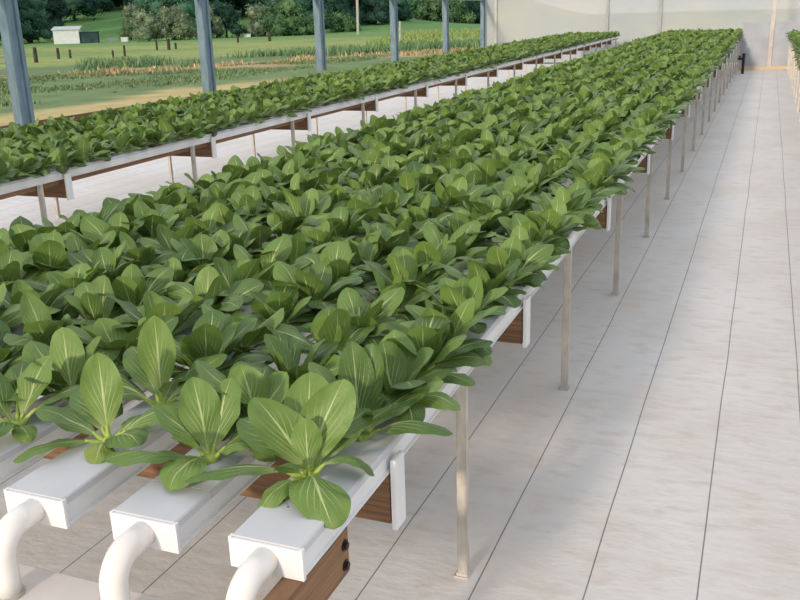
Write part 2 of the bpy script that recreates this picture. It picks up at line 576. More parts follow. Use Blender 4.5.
# joist bolted under the aisle-side channel, running out towards the drain trough
bm = bmesh.new()
box(bm, XR_C - 0.044 - bcx, XR_C - 0.002 - bcx, 0.86 - YF, 1.415 - YF, 0.527, Z0 - 0.004, 0.002)
j = from_bm('joist', bm, M['timber'], bt)
for z in (0.598, 0.552):
    bm = bmesh.new()
    tube(bm, [(XR_C - 0.003 - bcx, 1.395 - YF, z), (XR_C + 0.006 - bcx, 1.395 - YF, z)], 0.008, 6)
    tube(bm, [(XR_C - 0.003 - bcx, 1.395 - YF, z), (XR_C + 0.001 - bcx, 1.395 - YF, z)], 0.012, 16)
    from_bm('bolt', bm, M['bolt'], j)
beam_l = [1.15 + 1.73 * k for k in range(1, 16)]
lt, lcx = bench(XR_L, NL, YF, YE, beam_l, [2.69 + 1.69 * k for k in range(16)], 'bench of steel legs and timber beams carrying the left bed')
bm = bmesh.new()
box(bm, XR_L - 0.075 - lcx, XR_L - 0.033 - lcx, 0.05, YE - YF - 0.05, 0.597, Z0 - 0.0006, 0.001)
for v in bm.verts: v.co.z += SLOPE * (v.co.y)
from_bm('batten', bm, M['timber'], lt)
bench(XR_R, NR, YF, YE, [4.6 + 1.68 * k for k in range(14)], leg_ys, 'bench of steel legs carrying the bed right of the aisle')

# drain trough and elbows
t = empty('drain_trough', (-1.75, 1.09, 0), 'white drain trough below the front ends of the channels', 'trough')
bm = bmesh.new()
box(bm, -1.05, 1.06, -0.12, 0.115, 0.41, 0.522, 0.004)
from_bm('trough_body', bm, M['trunk'], t)
bm = bmesh.new()
box(bm, -1.055, 1.065, -0.125, 0.12, 0.518, 0.527, 0.002)
from_bm('trough_lid', bm, M['trunk'], t)
for x in (-0.9, 0.95):
    bm = bmesh.new()
    box(bm, x - 0.02, x + 0.02, -0.09, 0.02, 0, 0.412, 0.003)
    from_bm('leg', bm, M['steel'], t)

pipe_lab = ['white drain elbow leaving the channel beside the right aisle', 'white drain elbow below the channel with the seamed lid',
            'white drain elbow below the third channel from the right aisle']
for k in range(7):
    xc = XR_C - k * CSP - CW / 2
    zc, R_ = 0.662, 0.055
    t = empty('drain_elbow', (xc, YF, 0.527), pipe_lab[k] if k < 3 else 'white drain elbow below the %s channel from the right aisle' % ORD[k], 'pipe', 'drain elbows')
    path = [(0, -0.004, zc - 0.527), (0, -0.050, zc - 0.527)]
    for i in range(1, 11):
        a = i / 10 * PI / 2
        path.append((0, -0.050 - R_ * math.sin(a), zc - 0.527 - R_ * (1 - math.cos(a))))
    path += [(0, -0.050 - R_, 0.045), (0, -0.050 - R_, 0.0)]
    bm = bmesh.new()
    tube(bm, path, [0.0265] * len(path), 28)
    from_bm('elbow', bm, M['pipe'], t, smooth=True)
    bm = bmesh.new()
    tube(bm, [(0, -0.105, 0.0), (0, -0.105, 0.006)], 0.031, 28)
    from_bm('grommet', bm, M['steel'], t)

# soil crumbs spilled on the lid by the first plant
bm = bmesh.new()
for k in range(34):
    x = rng.normal(-0.80, 0.012) if k < 18 else rng.normal(-0.815, 0.02)
    y = 1.37 + rng.normal(0, 0.022) if k < 18 else 1.46 + rng.normal(0, 0.02)
    r = rng.uniform(0.0008, 0.0022)
    bmesh.ops.create_icosphere(bm, subdivisions=1, radius=r, matrix=Matrix.Translation((min(x, -0.72), y, Z1 + r * 0.5)) @ Matrix.Diagonal((1.3, 1, 0.6, 1)))
tag(from_bm('soil_crumbs', bm, M['soil']), 'dark soil crumbs spilled on the lid by the frontmost aisle plant', 'soil', kind='stuff')


# ------------------------------------------------------------------ pak choi
def leaf_arrays(az, elev, lp, lb, W, curl, cup, tint, roll=0.0, side=0.0, nu=12, nv=6, ruffle=0.05, base_r=0.008, seed=0):
    """blade grid, uv, faces and stalk spine of a single spoon-shaped leaf growing from the origin"""
    r_ = np.random.default_rng(seed)
    n = 30
    L = lp + lb
    s = np.linspace(0, 1, n + 1)
    k = np.clip((s - 0.25 * lp / L), 0, 1)
    ang = elev - curl * k ** 1.25
    ds = L / n
    am = (ang[1:] + ang[:-1]) / 2
    rr = base_r + np.concatenate([[0], np.cumsum(np.cos(am) * ds)])
    zz = np.concatenate([[0], np.cumsum(np.sin(am) * ds)])
    tt = np.linspace(0, 1, nu + 1)
    tt = 1 - (1 - tt) ** 1.25
    sb = (lp + lb * tt) / L
    br, bz, ba = np.interp(sb, s, rr), np.interp(sb, s, zz), np.interp(sb, s, ang)
    wd = np.clip(1 - np.abs(2 * tt ** 0.95 - 1) ** 2.25, 0, 1) ** 0.60
    wd = wd * (0.40 + 0.60 * np.clip(tt / 0.5, 0, 1) ** 0.8) * W / 2
    wd[0] = 0.0035
    wd[-1] = 0.0012
    vv = np.linspace(-1, 1, nv + 1)
    ph = r_.uniform(0, 6.28, 4)
    P = np.zeros((nu + 1, nv + 1, 3))
    for j, v in enumerate(vv):
        lat = wd * v * (1 - 0.12 * abs(cup) * v * v)
        nrm = wd * (cup * (abs(v) ** 1.6) + roll * v) + ruffle * wd * abs(v) * np.sin(tt * 9 + ph[0] + (1.7 if v > 0 else 0)) \
            + 0.05 * W * np.sin(tt * 5 + ph[1] + v * 2.2) * np.sin(PI * tt) \
            + 0.05 * wd * np.sin(tt * 17 - 6 * abs(v) + ph[2]) * (0.3 + abs(v))
        P[:, j, 0] = br - np.sin(ba) * nrm
        P[:, j, 1] = lat + side * (lp + lb * tt) * (0.5 + 0.5 * tt)
        P[:, j, 2] = bz + np.cos(ba) * nrm
    ca, sa = math.cos(az), math.sin(az)
    Rm = np.array([[ca, -sa, 0], [sa, ca, 0], [0, 0, 1]])
    V = P.reshape(-1, 3) @ Rm.T
    UV = np.stack([np.repeat(tt, nv + 1), np.tile((vv + 1) / 2, nu + 1)], 1)
    idx = np.arange((nu + 1) * (nv + 1)).reshape(nu + 1, nv + 1)
    F = np.stack([idx[:-1, :-1], idx[1:, :-1], idx[1:, 1:], idx[:-1, 1:]], -1).reshape(-1, 4)
    sp = np.linspace(0, (lp + lb * 0.06) / L, 6)
    spine = np.stack([np.interp(sp, s, rr), side * sp * L * 0.5, np.interp(sp, s, zz)], 1) @ Rm.T
    T = np.full(len(V), tint)
    return V, UV, F, T, spine


def plant_arrays(leaves, nu=12, nv=6, seed=0):
    Vs, Us, Fs, Ts, sp, o = [], [], [], [], [], 0
    for i, lf in enumerate(leaves):
        V, U, F, T, s = leaf_arrays(*lf, nu=nu, nv=nv, seed=seed * 100 + i)
        Vs.append(V); Us.append(U); Fs.append(F + o); Ts.append(T); sp.append((s, lf))
        o += len(V)
    return np.concatenate(Vs), np.concatenate(Us), np.concatenate(Fs), np.concatenate(Ts), sp


def mesh_from_arrays(name, V, F, UV=None, T=None, mat=None, smooth=True):
    me = bpy.data.meshes.new(name)
    n, k = len(F), F.shape[1]
    me.vertices.add(len(V))
    me.vertices.foreach_set('co', V.astype(np.float32).ravel())
    me.loops.add(n * k)
    me.loops.foreach_set('vertex_index', F.astype(np.int32).ravel())
    me.polygons.add(n)
    me.polygons.foreach_set('loop_start', np.arange(0, n * k, k, dtype=np.int32))
    me.polygons.foreach_set('loop_total', np.full(n, k, dtype=np.int32))
    if smooth: me.polygons.foreach_set('use_smooth', np.ones(n, dtype=bool))
    me.update(calc_edges=True)
    if UV is not None:
        l = me.uv_layers.new(name='UVMap')
        l.data.foreach_set('uv', UV[F.ravel()].astype(np.float32).ravel())
    if T is not None:
        if T.ndim == 1:
            a = me.attributes.new('tint', 'FLOAT', 'POINT')
            a.data.foreach_set('value', T.astype(np.float32))
        else:
            a = me.attributes.new('col', 'FLOAT_COLOR', 'POINT')
            a.data.foreach_set('color', T.astype(np.float32).ravel())
    me.validate()
    if mat: me.materials.append(mat)
    return me


def stalk_mesh(spines):
    bm = bmesh.new()
    for s, lf in spines:
        W = lf[4]
        r0 = 0.0056 + 0.018 * W
        rad = [r0 * q for q in (1.25, 1.05, 0.85, 0.7, 0.6, 0.5)]
        tube(bm, [tuple(p) for p in s], rad, 8)
    bmesh.ops.create_icosphere(bm, subdivisions=2, radius=0.016, matrix=Matrix.Translation((0, 0, 0.004)) @ Matrix.Diagonal((1, 1, 0.8, 1)))
    bmesh.ops.recalc_face_normals(bm, faces=bm.faces)
    for f in bm.faces: f.smooth = True
    me = bpy.data.meshes.new('stalks')
    bm.to_mesh(me)
    bm.free()
    me.materials.append(M['stem'])
    return me


D = RAD


def random_leaves(r, n_in, n_mid, n_out, size=1.0, yellow=0.0):
    L = []
    a0 = r.uniform(0, 2 * PI)
    k = 0
    GA = 2.39996
    for _ in range(n_in):
        L.append((a0 + k * GA + r.normal(0, .2), D(r.uniform(56, 82)), size * r.uniform(.010, .024), size * r.uniform(.11, .18), size * r.uniform(.082, .122),
                  D(r.uniform(-5, 35)), r.uniform(-.15, .38), float(np.clip(r.normal(.50, .13) + yellow, 0, .80)), r.normal(0, .15), r.normal(0, .15)))
        k += 1
    for _ in range(n_mid):
        L.append((a0 + k * GA + r.normal(0, .2), D(r.uniform(38, 62)), size * r.uniform(.016, .035), size * r.uniform(.15, .195), size * r.uniform(.10, .132),
                  D(r.uniform(20, 70)), r.uniform(-.35, .2), float(np.clip(r.normal(.33, .13), 0, .7)), r.normal(0, .15), r.normal(0, .15)))
        k += 1
    for _ in range(n_out):
        L.append((a0 + k * GA + r.normal(0, .25), D(r.uniform(22, 42)), size * r.uniform(.022, .045), size * r.uniform(.13, .175), size * r.uniform(.08, .115),
                  D(r.uniform(50, 100)), r.uniform(-.45, -.05), float(np.clip(r.normal(.22, .12) + (0.5 if r.random() < .06 else 0), 0, .86)), r.normal(0, .15), r.normal(0, .15)))
        k += 1
    return L


def S2W(th): return D(th + 29)     # bearing seen from the front of the bed -> world bearing


hand = {}
hand[(0, 0)] = ([
    (S2W(74), D(78), .020, .185, .122, D(8), .16, .46, 0.0, -.34),
    (S2W(112), D(72), .020, .165, .112, D(8), .14, .44, 0.0, .42),
    (S2W(-95), D(90), .028, .110, .066, D(-4), .22, .62, 0.0),
    (S2W(-92), D(42), .035, .170, .118, D(118), -.22, .42, 0.0, .22),
    (S2W(186), D(32), .050, .205, .075, D(62), -.45, .24, 0.2),
    (S2W(-8), D(58), .040, .130, .055, D(150), -.45, .26, -0.1),
    (S2W(92), D(64), .030, .190, .115, D(18), .10, .52, 0.0, -.1),
    (S2W(226), D(30), .040, .110, .060, D(92), -.30, .62, 0.0),
    (S2W(240), D(58), .030, .110, .058, D(50), -.35, .26, 0.3),
    (S2W(40), D(50), .035, .170, .100, D(55), -.20, .27, 0.0),
    (S2W(140), D(50), .035, .170, .100, D(55), -.20, .24, 0.0)],
    'pak choi with two tall veined leaves at the front end of the aisle-side channel')
hand[(0, 1)] = ([
    (S2W(100), D(82), 0.028, 0.190, 0.090, D(10), .25, .26, 0.0),
    (S2W(58), D(76), 0.028, 0.185, 0.084, D(10), .25, .22, 0.1),
    (S2W(160), D(68), 0.028, 0.179, 0.112, D(22), .05, .50, 0.0),
    (S2W(-22), D(38), 0.033, 0.185, 0.069, D(72), -.40, .16, 0.0),
    (S2W(-60), D(62), 0.028, 0.146, 0.084, D(40), .10, .20, 0.0),
    (S2W(200), D(45), 0.030, 0.168, 0.101, D(60), -.2, .25, 0.0),
    (S2W(250), D(50), 0.028, 0.146, 0.090, D(55), -.2, .35, 0.0),
    (S2W(20), D(50), 0.030, 0.168, 0.095, D(50), -.2, .20, 0.0)],
    'dark pak choi leaning one long leaf over the aisle, second on its channel')
hand[(1, 0)] = ([
    (S2W(196), D(30), 0.033, 0.185, 0.103, D(38), -.15, .38, 0.1),
    (S2W(110), D(72), 0.025, 0.157, 0.095, D(15), .15, .52, 0.0),
    (S2W(60), D(66), 0.025, 0.157, 0.095, D(22), .1, .40, 0.0),
    (S2W(-118), D(46), 0.025, 0.140, 0.101, D(105), -.2, .46, 0.0),
    (S2W(-30), D(55), 0.025, 0.095, 0.062, D(70), -.1, .72, 0.0),
    (S2W(160), D(62), 0.025, 0.140, 0.084, D(35), .0, .55, 0.0),
    (S2W(225), D(65), 0.022, 0.101, 0.062, D(45), .1, .80, 0.0),
    (S2W(15), D(46), 0.030, 0.157, 0.095, D(55), -.2, .25, 0.0),
    (S2W(84), D(48), 0.030, 0.157, 0.095, D(55), -.2, .28, 0.0)],
    'low pak choi spreading left at the front end of the channel with the seamed lid')
hand[(2, 0)] = ([
    (S2W(98), D(84), 0.030, 0.179, 0.095, D(2), .12, .62, 0.0),
    (S2W(168), D(48), 0.030, 0.146, 0.099, D(48), -.10, .30, 0.0),
    (S2W(198), D(26), 0.036, 0.168, 0.081, D(62), -.20, .34, 0.1),
    (S2W(-52), D(52), 0.028, 0.129, 0.095, D(88), -.20, .32, 0.0),
    (S2W(14), D(38), 0.033, 0.157, 0.078, D(48), -.10, .36, 0.15),
    (S2W(-96), D(42), 0.017, 0.090, 0.069, D(105), -.30, .88, 0.0),
    (S2W(36), D(40), 0.025, 0.095, 0.067, D(60), -.2, .30, 0.0),
    (S2W(120), D(50), 0.030, 0.157, 0.090, D(55), -.2, .24, 0.0)],
    'pak choi with one tall pale leaf, front of third channel from the aisle')
hand[(3, 0)] = ([
    (S2W(150), D(62), 0.025, 0.168, 0.123, D(30), .10, .32, 0.0),
    (S2W(48), D(64), 0.025, 0.157, 0.101, D(28), .12, .48, 0.0),
    (S2W(-100), D(50), 0.028, 0.146, 0.118, D(85), -.2, .22, 0.0),
    (S2W(-60), D(35), 0.017, 0.095, 0.056, D(85), -.2, .80, 0.0),
    (S2W(10), D(48), .05, .130, .07, D(55), -.2, .20, 0.0),
    (S2W(200), D(50), .05, .150, .09, D(55), -.2, .28, 0.0),
    (S2W(95), D(50), .05, .150, .09, D(50), -.2, .28, 0.0)],
    'pak choi with a broad dark leaf folded forward, at the front of the fourth channel')
hand[(2, 1)] = ([
    (S2W(88), D(84), 0.033, 0.196, 0.095, D(2), .14, .56, 0.0),
    (S2W(30), D(44), 0.030, 0.174, 0.078, D(40), -.05, .34, 0.1),
    (S2W(165), D(40), 0.030, 0.185, 0.078, D(45), -.2, .26, -0.2),
    (S2W(-140), D(50), .05, .130, .07, D(60), -.2, .24, 0.0),
    (S2W(-60), D(60), .05, .110, .06, D(40), .1, .30, 0.0),
    (S2W(-5), D(40), 0.030, 0.162, 0.078, D(60), -.2, .26, 0.0),
    (S2W(120), D(55), 0.030, 0.168, 0.095, D(45), -.1, .30, 0.0)],
    'pak choi with one very tall leaf, second on third channel from the aisle')

protos = []
for i in range(22):
    r = np.random.default_rng(100 + i)
    protos.append(random_leaves(r, int(r.integers(3, 5)), int(r.integers(4, 7)), int(r.integers(4, 6)), yellow=0.18 if i % 7 == 3 else 0.0))
proto_me = []
look = []
for i, L in enumerate(protos):
    V, U, F, T, sp = plant_arrays(L, 11, 6, i)
    proto_me.append((mesh_from_arrays('foliage', V, F, U, T, M['leaf']), stalk_mesh(sp)))
    top = max(l[1] for l in L if True)
    n_up = sum(l[1] > D(62) for l in L)
    look.append('bright' if i % 7 == 3 else ('upright' if n_up >= 4 else 'spreading'))

# every place a plant stands
PS = 0.20
plants = []
for bed, xr, n in (('c', XR_C, NC), ('l', XR_L, NL), ('r', XR_R, NR)):
    for k in range(n):
        xk = xr - k * CSP - CW / 2
        j = 0
        while True:
            y = 1.455 + PS * j
            if y > YE - 0.08: break
            plants.append((bed, k, j, xk, y))
            j += 1
vis = []
for q in plants:
    bed, k, j, x, y = q
    pr = project((x, y, Z1 + SLOPE * (y - YF) + 0.09))
    inside = pr is not None and -25 < pr[0] < 822 and -10 < pr[1] < 640
    if inside: vis.append((pr[2], q))
vis.sort(key=lambda a: a[0])
single = {q[:3] for d, q in vis[:300]}

bed_words = {'c': 'centre bed', 'l': 'left bed', 'r': 'right bed'}
rows_c = ['aisle-side channel', 'second channel from the aisle', 'third channel from the aisle', 'fourth channel from the aisle', 'fifth channel from the aisle',
          'sixth channel from the aisle', 'seventh channel from the aisle', 'leftmost channel of the centre bed']
first_in = {}
for q in plants:
    if q[:3] in single:
        first_in.setdefault(q[:2], q[2])
far_V, far_U, far_F, far_T, fo = [], [], [], [], 0
far_protos = []
for i in range(14):
    r = np.random.default_rng(300 + i)
    far_protos.append(plant_arrays(random_leaves(r, 4, 6, 3, yellow=0.15 if i % 7 == 3 else 0), 4, 2, 50 + i)[:4])
prng = np.random.default_rng(11)
for (bed, k, j, x, y) in plants:
    rz, sc = prng.uniform(0, 2 * PI), prng.uniform(0.84, 1.06) * (0.95 if bed == 'l' else 1.0)
    dx, dy = prng.normal(0, .008), prng.normal(0, .012)
    pi_ = int(prng.integers(0, len(protos)))
    fi = int(prng.integers(0, len(far_protos)))
    if (bed, k, j) in single:
        idx = j - first_in[(bed, k)]
        if bed == 'c':
            if k < 3: lab = '%s pak choi, %s from the front on the %s' % (look[pi_], ordinal(idx), rows_c[k])
            else: lab = '%s pak choi, %s in view on the %s' % (look[pi_], ordinal(idx), rows_c[k])
        else:
            lab = '%s pak choi, %s in view on the left bed, %s row from centre bed' % (look[pi_], ordinal(idx), ORD[k])
        if bed == 'c' and (k, j) in hand:
            L, lab = hand[(k, j)]
            V, U, F, T, sp = plant_arrays(L, 16, 10, 900 + k * 10 + j)
            fm, sm = mesh_from_arrays('foliage', V, F, U, T, M['leaf']), stalk_mesh(sp)
            rz, sc, dx, dy = 0, 1.0, (-0.03 if (k, j) == (0, 0) else 0), 0
        else:
            fm, sm = proto_me[pi_]
        e = empty('pak_choi', (x + dx, y + dy, Z1 + SLOPE * (y - YF)), lab, 'pak choi', 'pak choi plants on the ' + bed_words[bed])
        e.rotation_euler = (0, 0, rz)
        e.scale = (sc, sc, sc)
        link('foliage', fm, None, e)
        link('stalks', sm, None, e)
    else:
        V, U, F, T = far_protos[fi]
        ca, sa = math.cos(rz) * sc, math.sin(rz) * sc
        W_ = np.stack([V[:, 0] * ca - V[:, 1] * sa + x + dx, V[:, 0] * sa + V[:, 1] * ca + y + dy, V[:, 2] * sc + Z1 + SLOPE * (y - YF)], 1)
        far_V.append(W_); far_U.append(U); far_F.append(F + fo); far_T.append(np.clip(T + prng.normal(0, .06), 0, 1))
        fo += len(V)
me = mesh_from_arrays('pak_choi_crop', np.concatenate(far_V), np.concatenate(far_F), np.concatenate(far_U), np.concatenate(far_T), M['leaf'])
tag(link('pak_choi_crop', me), 'mass of pak choi filling the far lengths of the beds', 'pak choi', kind='stuff')

# ------------------------------------------------------------------ the farmland outside
FWD2 = Vector((math.sin(CAM_YAW), math.cos(CAM_YAW)))
RGT2 = Vector((math.cos(CAM_YAW), -math.sin(CAM_YAW)))


def at(u, depth):
    """ground position whose bearing is that of photo column u, at this depth"""
    q = FWD2 * depth + RGT2 * (depth * (u - 400) / 895 * 0.954)
    return q.x, q.y


def vnoise(x, y, seed=0):
    x = np.asarray(x, float); y = np.asarray(y, float)
    xi, yi = np.floor(x), np.floor(y)
    fx, fy = x - xi, y - yi
    fx, fy = fx * fx * (3 - 2 * fx), fy * fy * (3 - 2 * fy)
    h = lambda a, b: np.modf(np.abs(np.sin(a * 127.1 + b * 311.7 + seed * 17.3) * 43758.5453))[0]
    return (h(xi, yi) * (1 - fx) + h(xi + 1, yi) * fx) * (1 - fy) + (h(xi, yi + 1) * (1 - fx) + h(xi + 1, yi + 1) * fx) * fy


def fbm(x, y, seed=0): return (vnoise(x, y, seed) + .5 * vnoise(x * 2.1, y * 2.1, seed + 1) + .25 * vnoise(x * 4.3, y * 4.3, seed + 2)) / 1.75


def sstep(x, a, b):
    t_ = np.clip((x - a) / (b - a), 0, 1)
    return t_ * t_ * (3 - 2 * t_)


def ground_z(x, y):
    x = np.asarray(x, float); y = np.asarray(y, float)
    d = FWD2.x * x + FWD2.y * y
    lat = RGT2.x * x + RGT2.y * y
    z = -0.2 - 0.0 * d
    z = z + 6.0 * sstep(d, 112, 175) * (0.75 + 0.5 * fbm(lat / 40, d / 40, 3)) * sstep(-lat, -20, 25)
    z = z + 30 * sstep(d, 165, 330) * (0.7 + 0.6 * fbm(lat / 70, d / 70, 5)) * sstep(-lat, -60, 0)
    z = z + 0.12 * (fbm(x / 2.5, y / 2.5, 8) - 0.5) * sstep(-x, 9, 14) * (1 - sstep(d, 80, 110))
    return z


LIN = lambda *c: np.array(srgb(*c)[:3])
c_tan, c_rough, c_dry = LIN(190, 172, 122), LIN(112, 134, 92), LIN(178, 154, 118)
c_mead, c_green, c_hill = LIN(146, 158, 96), LIN(112, 144, 86), LIN(98, 138, 82)


def ground_col(x, y):
    x = np.asarray(x, float); y = np.asarray(y, float)
    d = FWD2.x * x + FWD2.y * y
    nb = fbm(x / 2.2, y / 2.2, 21)
    nb2 = fbm(x / 9, y / 9, 25)
    e = -0.837 * x + 0.546 * y + (nb - .5) * 4
    c = np.tile(c_tan, (len(x), 1))
    def over(c, col, f): return c * (1 - f[:, None]) + col * f[:, None]
    xx = x + (nb - .5) * 3.0
    c = over(c, c_rough * 1.0, sstep(-xx, 15.0, 16.4))
    c = over(c, c_rough, sstep(y, 23, 29))
    c = over(c, c_tan * .92, sstep(nb2, .55, .75) * sstep(-xx, 16, 18) * .7)
    c = over(c, c_dry, sstep(e, 33.5, 35.5))
    c = over(c, c_rough * .95, sstep(e, 37.6, 39.3))
    c = over(c, c_mead, sstep(e, 44, 50))
    c = over(c, c_green, sstep(nb2, .35, .7) * sstep(e, 55, 65) * .7)
    c = over(c, c_green, sstep(d, 84, 96))
    c = over(c, c_hill, sstep(d, 112, 130))
    return c


gx = np.concatenate([np.linspace(-420, -70, 60, endpoint=False), np.linspace(-70, -7, 150), np.linspace(-5, 90, 30)])
gy = np.concatenate([np.linspace(-60, 5, 20, endpoint=False), np.linspace(5, 80, 160, endpoint=False), np.linspace(80, 520, 120)])
GX, GY = np.meshgrid(gx, gy)
fx_, fy_ = GX.ravel(), GY.ravel()
V = np.stack([fx_, fy_, ground_z(fx_, fy_)], 1)
C = np.concatenate([ground_col(fx_, fy_), np.ones((len(V), 1))], 1)
idx = np.arange(len(V)).reshape(len(gy), len(gx))
F = np.stack([idx[:-1, :-1], idx[:-1, 1:], idx[1:, 1:], idx[1:, :-1]], -1).reshape(-1, 4)
tag(link('ground', mesh_from_arrays('ground', V, F, None, C, M['field'])), 'pasture rising to green hills outside the open side', 'ground', kind='structure')


def tufts(name, pts, hmin, hmax, cols, label, cat, blades=7, spread=.25, width=.02, seed=1):
    r = np.random.default_rng(seed)
    n = len(pts)
    P = np.repeat(np.asarray(pts), blades, 0)
    N = len(P)
    a = r.uniform(0, 2 * PI, N)
    off = r.normal(0, spread, (N, 2))
    h = r.uniform(hmin, hmax, N)
    lean = r.normal(0, .25, (N, 2)) * h[:, None]
    base = np.stack([P[:, 0] + off[:, 0], P[:, 1] + off[:, 1]], 1)
    z = ground_z(base[:, 0], base[:, 1]) - 0.03
    dxy = np.stack([np.cos(a), np.sin(a)], 1) * width * r.uniform(.6, 1.4, N)[:, None]
    A = np.column_stack([base - dxy, z]); B = np.column_stack([base + dxy, z])
    Mi = base + lean * .4
    C1 = np.column_stack([Mi + dxy * .8, z + h * .6]); C2 = np.column_stack([Mi - dxy * .8, z + h * .6])
    E1 = np.column_stack([base + lean + dxy * .1, z + h]); E2 = np.column_stack([base + lean - dxy * .1, z + h])
    V = np.stack([A, B, C1, C2, E1, E2], 1).reshape(-1, 3)
    i = np.arange(N) * 6
    F = np.concatenate([np.stack([i, i + 1, i + 2, i + 3], 1), np.stack([i + 3, i + 2, i + 4, i + 5], 1)])
    cc = np.array([cols[q] for q in r.integers(0, len(cols), n)])
    cc = np.repeat(np.repeat(cc, blades, 0) * r.uniform(.75, 1.2, (N, 1)), 6, 0)
    me = mesh_from_arrays(name, V, F, None, np.column_stack([cc, np.ones(len(cc))]), M['blades'])
    return tag(link(name, me), label, cat, kind='stuff')


r = np.random.default_rng(5)
# rough grass between the mown strip and the dry bank
X_ = r.uniform(-34, -16, 16000); Y_ = r.uniform(12, 62, 16000)
e = -.837 * X_ + .546 * Y_
k_ = (X_ < -16.6) & (e < 37) & (fbm(X_ / 3, Y_ / 3, 31) > .50)
tufts('rough_grass', np.column_stack([X_, Y_])[k_], .04, .14, [LIN(112, 138, 96), LIN(104, 130, 90), LIN(140, 146, 102), LIN(98, 126, 92)],
      'rough green grass between the mown strip and the dry bank', 'grass', 6, .25, .03, 2)
# dry bank
X_ = r.uniform(-38, -8, 16000); Y_ = r.uniform(16, 66, 16000)
e = -.837 * X_ + .546 * Y_ + (fbm(X_ / 6, Y_ / 6, 33) - .5) * 4
k_ = (X_ < -9) & (abs(e - 36.4) < 1.6) & (fbm(X_ / 2.5, Y_ / 2.5, 35) > .52)
tufts('dry_grass', np.column_stack([X_, Y_])[k_], .06, .26, [LIN(196, 174, 140), LIN(184, 160, 128), LIN(166, 152, 116), LIN(136, 146, 100)],
      'band of dry straw-coloured grass crossing the field', 'grass', 6, .3, .035, 3)
# rushes beyond the bank
X_ = r.uniform(-48, -9, 26000); Y_ = r.uniform(18, 82, 26000)
e = -.837 * X_ + .546 * Y_
uu = 400 + 895 / .954 * (RGT2.x * X_ + RGT2.y * Y_) / (FWD2.x * X_ + FWD2.y * Y_)
k_ = (e > 38) & (e < 44.5) & (fbm(X_ / 4, Y_ / 4, 41) > .50) & (uu > 88)
tufts('rushes', np.column_stack([X_, Y_])[k_], .15, .5, [LIN(104, 138, 98), LIN(116, 148, 100), LIN(92, 128, 94), LIN(140, 152, 108)],
      'tall green rushes growing in clumps behind the dry bank', 'rushes', 8, .25, .03, 4)
# long meadow grass on the rise seen past the far posts
X_ = r.uniform(-45, -8, 14000); Y_ = r.uniform(46, 120, 14000)
e = -.837 * X_ + .546 * Y_
d_ = FWD2.x * X_ + FWD2.y * Y_
k_ = (e > 48) & (d_ < 105) & (X_ > -.30 * d_ - 6) & (fbm(X_ / 5, Y_ / 5, 51) > .5)
tufts('meadow_grass', np.column_stack([X_, Y_])[k_], .15, .45, [LIN(136, 160, 96), LIN(124, 152, 92), LIN(156, 166, 108)],
      'long pale meadow grass on the rise beyond the rushes', 'grass', 6, .5, .06, 6)


# ------------------------------------------------------------------ trees
def crown_mesh(seed, w_, h_, z0, cols, blobs=34, sprays=6500, kind='round'):
    r = np.random.default_rng(seed)
    bm = bmesh.new()
    cen = []
    for b in range(blobs):
        if kind == 'tall':
            t_ = r.random()
            rad = (1 - t_) * .36 * w_ + .10 * w_
            a = r.uniform(0, 2 * PI)
            c = Vector((math.cos(a) * rad * .5, math.sin(a) * rad * .5, z0 + h_ * (.12 + .76 * t_)))
            R_ = rad * .9
        else:
            a, t_ = r.uniform(0, 2 * PI), r.random()
            rr = w_ * .40 * math.sqrt(r.random()) * (1.15 - .62 * t_)
            c = Vector((math.cos(a) * rr, math.sin(a) * rr, z0 + h_ * (.10 + .76 * t_)))
            R_ = r.uniform(.09, .17) * min(w_, h_ * 1.2)
        cen.append((c, R_))
        bmesh.ops.create_icosphere(bm, subdivisions=2, radius=R_, matrix=Matrix.Translation(c) @ Matrix.Diagonal((1, 1, .85, 1)))
    for v in bm.verts:
        q = v.co
        f = math.sin(q.x * 3.1 / w_ * 6 + seed) * math.sin(q.y * 2.7 / w_ * 6) * math.sin(q.z * 2.9 / h_ * 6 + 1)
        v.co = q + v.normal * 0 + Vector((r.normal(0, .05), r.normal(0, .05), r.normal(0, .05))) * w_ * .5 + (q - Vector((0, 0, z0 + h_ / 2))).normalized() * f * .05 * w_
    me0 = bpy.data.meshes.new('t')
    bmesh.ops.triangulate(bm, faces=bm.faces)
    bm.to_mesh(me0)
    bm.free()
    nV = len(me0.vertices)
    V = np.zeros(nV * 3); me0.vertices.foreach_get('co', V); V = V.reshape(-1, 3)
    F = np.zeros(len(me0.polygons) * 3, dtype=np.int32); me0.loops.foreach_get('vertex_index', F); F = F.reshape(-1, 3)
    bpy.data.meshes.remove(me0)
    # leaf sprays standing proud of the masses
    pick = r.integers(0, nV, sprays)
    cs = V[pick] + r.normal(0, .04 * w_, (sprays, 3))
    d1 = r.normal(0, 1, (sprays, 3)); d1 /= np.linalg.norm(d1, axis=1)[:, None]
    d2 = np.cross(d1, r.normal(0, 1, (sprays, 3))); d2 /= np.linalg.norm(d2, axis=1)[:, None]
    sz = (.034 * w_ * r.uniform(.6, 1.3, sprays))[:, None]
    SV = np.stack([cs - d1 * sz, cs + d2 * sz * .7, cs + d1 * sz, ], 1).reshape(-1, 3)
    SF = np.arange(sprays * 3).reshape(-1, 3) + nV
    V2 = np.concatenate([V, SV]); F2 = np.concatenate([F, SF])
    cl = np.array(cols)
    nblob = len(V) // blobs
    bc = np.repeat(cl[r.integers(0, len(cl), blobs)] * r.uniform(.85, 1.15, (blobs, 1)), nblob, 0)
    sc_ = np.repeat(bc[np.minimum(pick, len(bc) - 1)] * r.uniform(.7, 1.35, (sprays, 1)), 3, 0)
    T = np.concatenate([bc, sc_])
    return mesh_from_arrays('crown', V2, F2, None, np.column_stack([T, np.ones(len(T))]), M['foliage'], smooth=False)


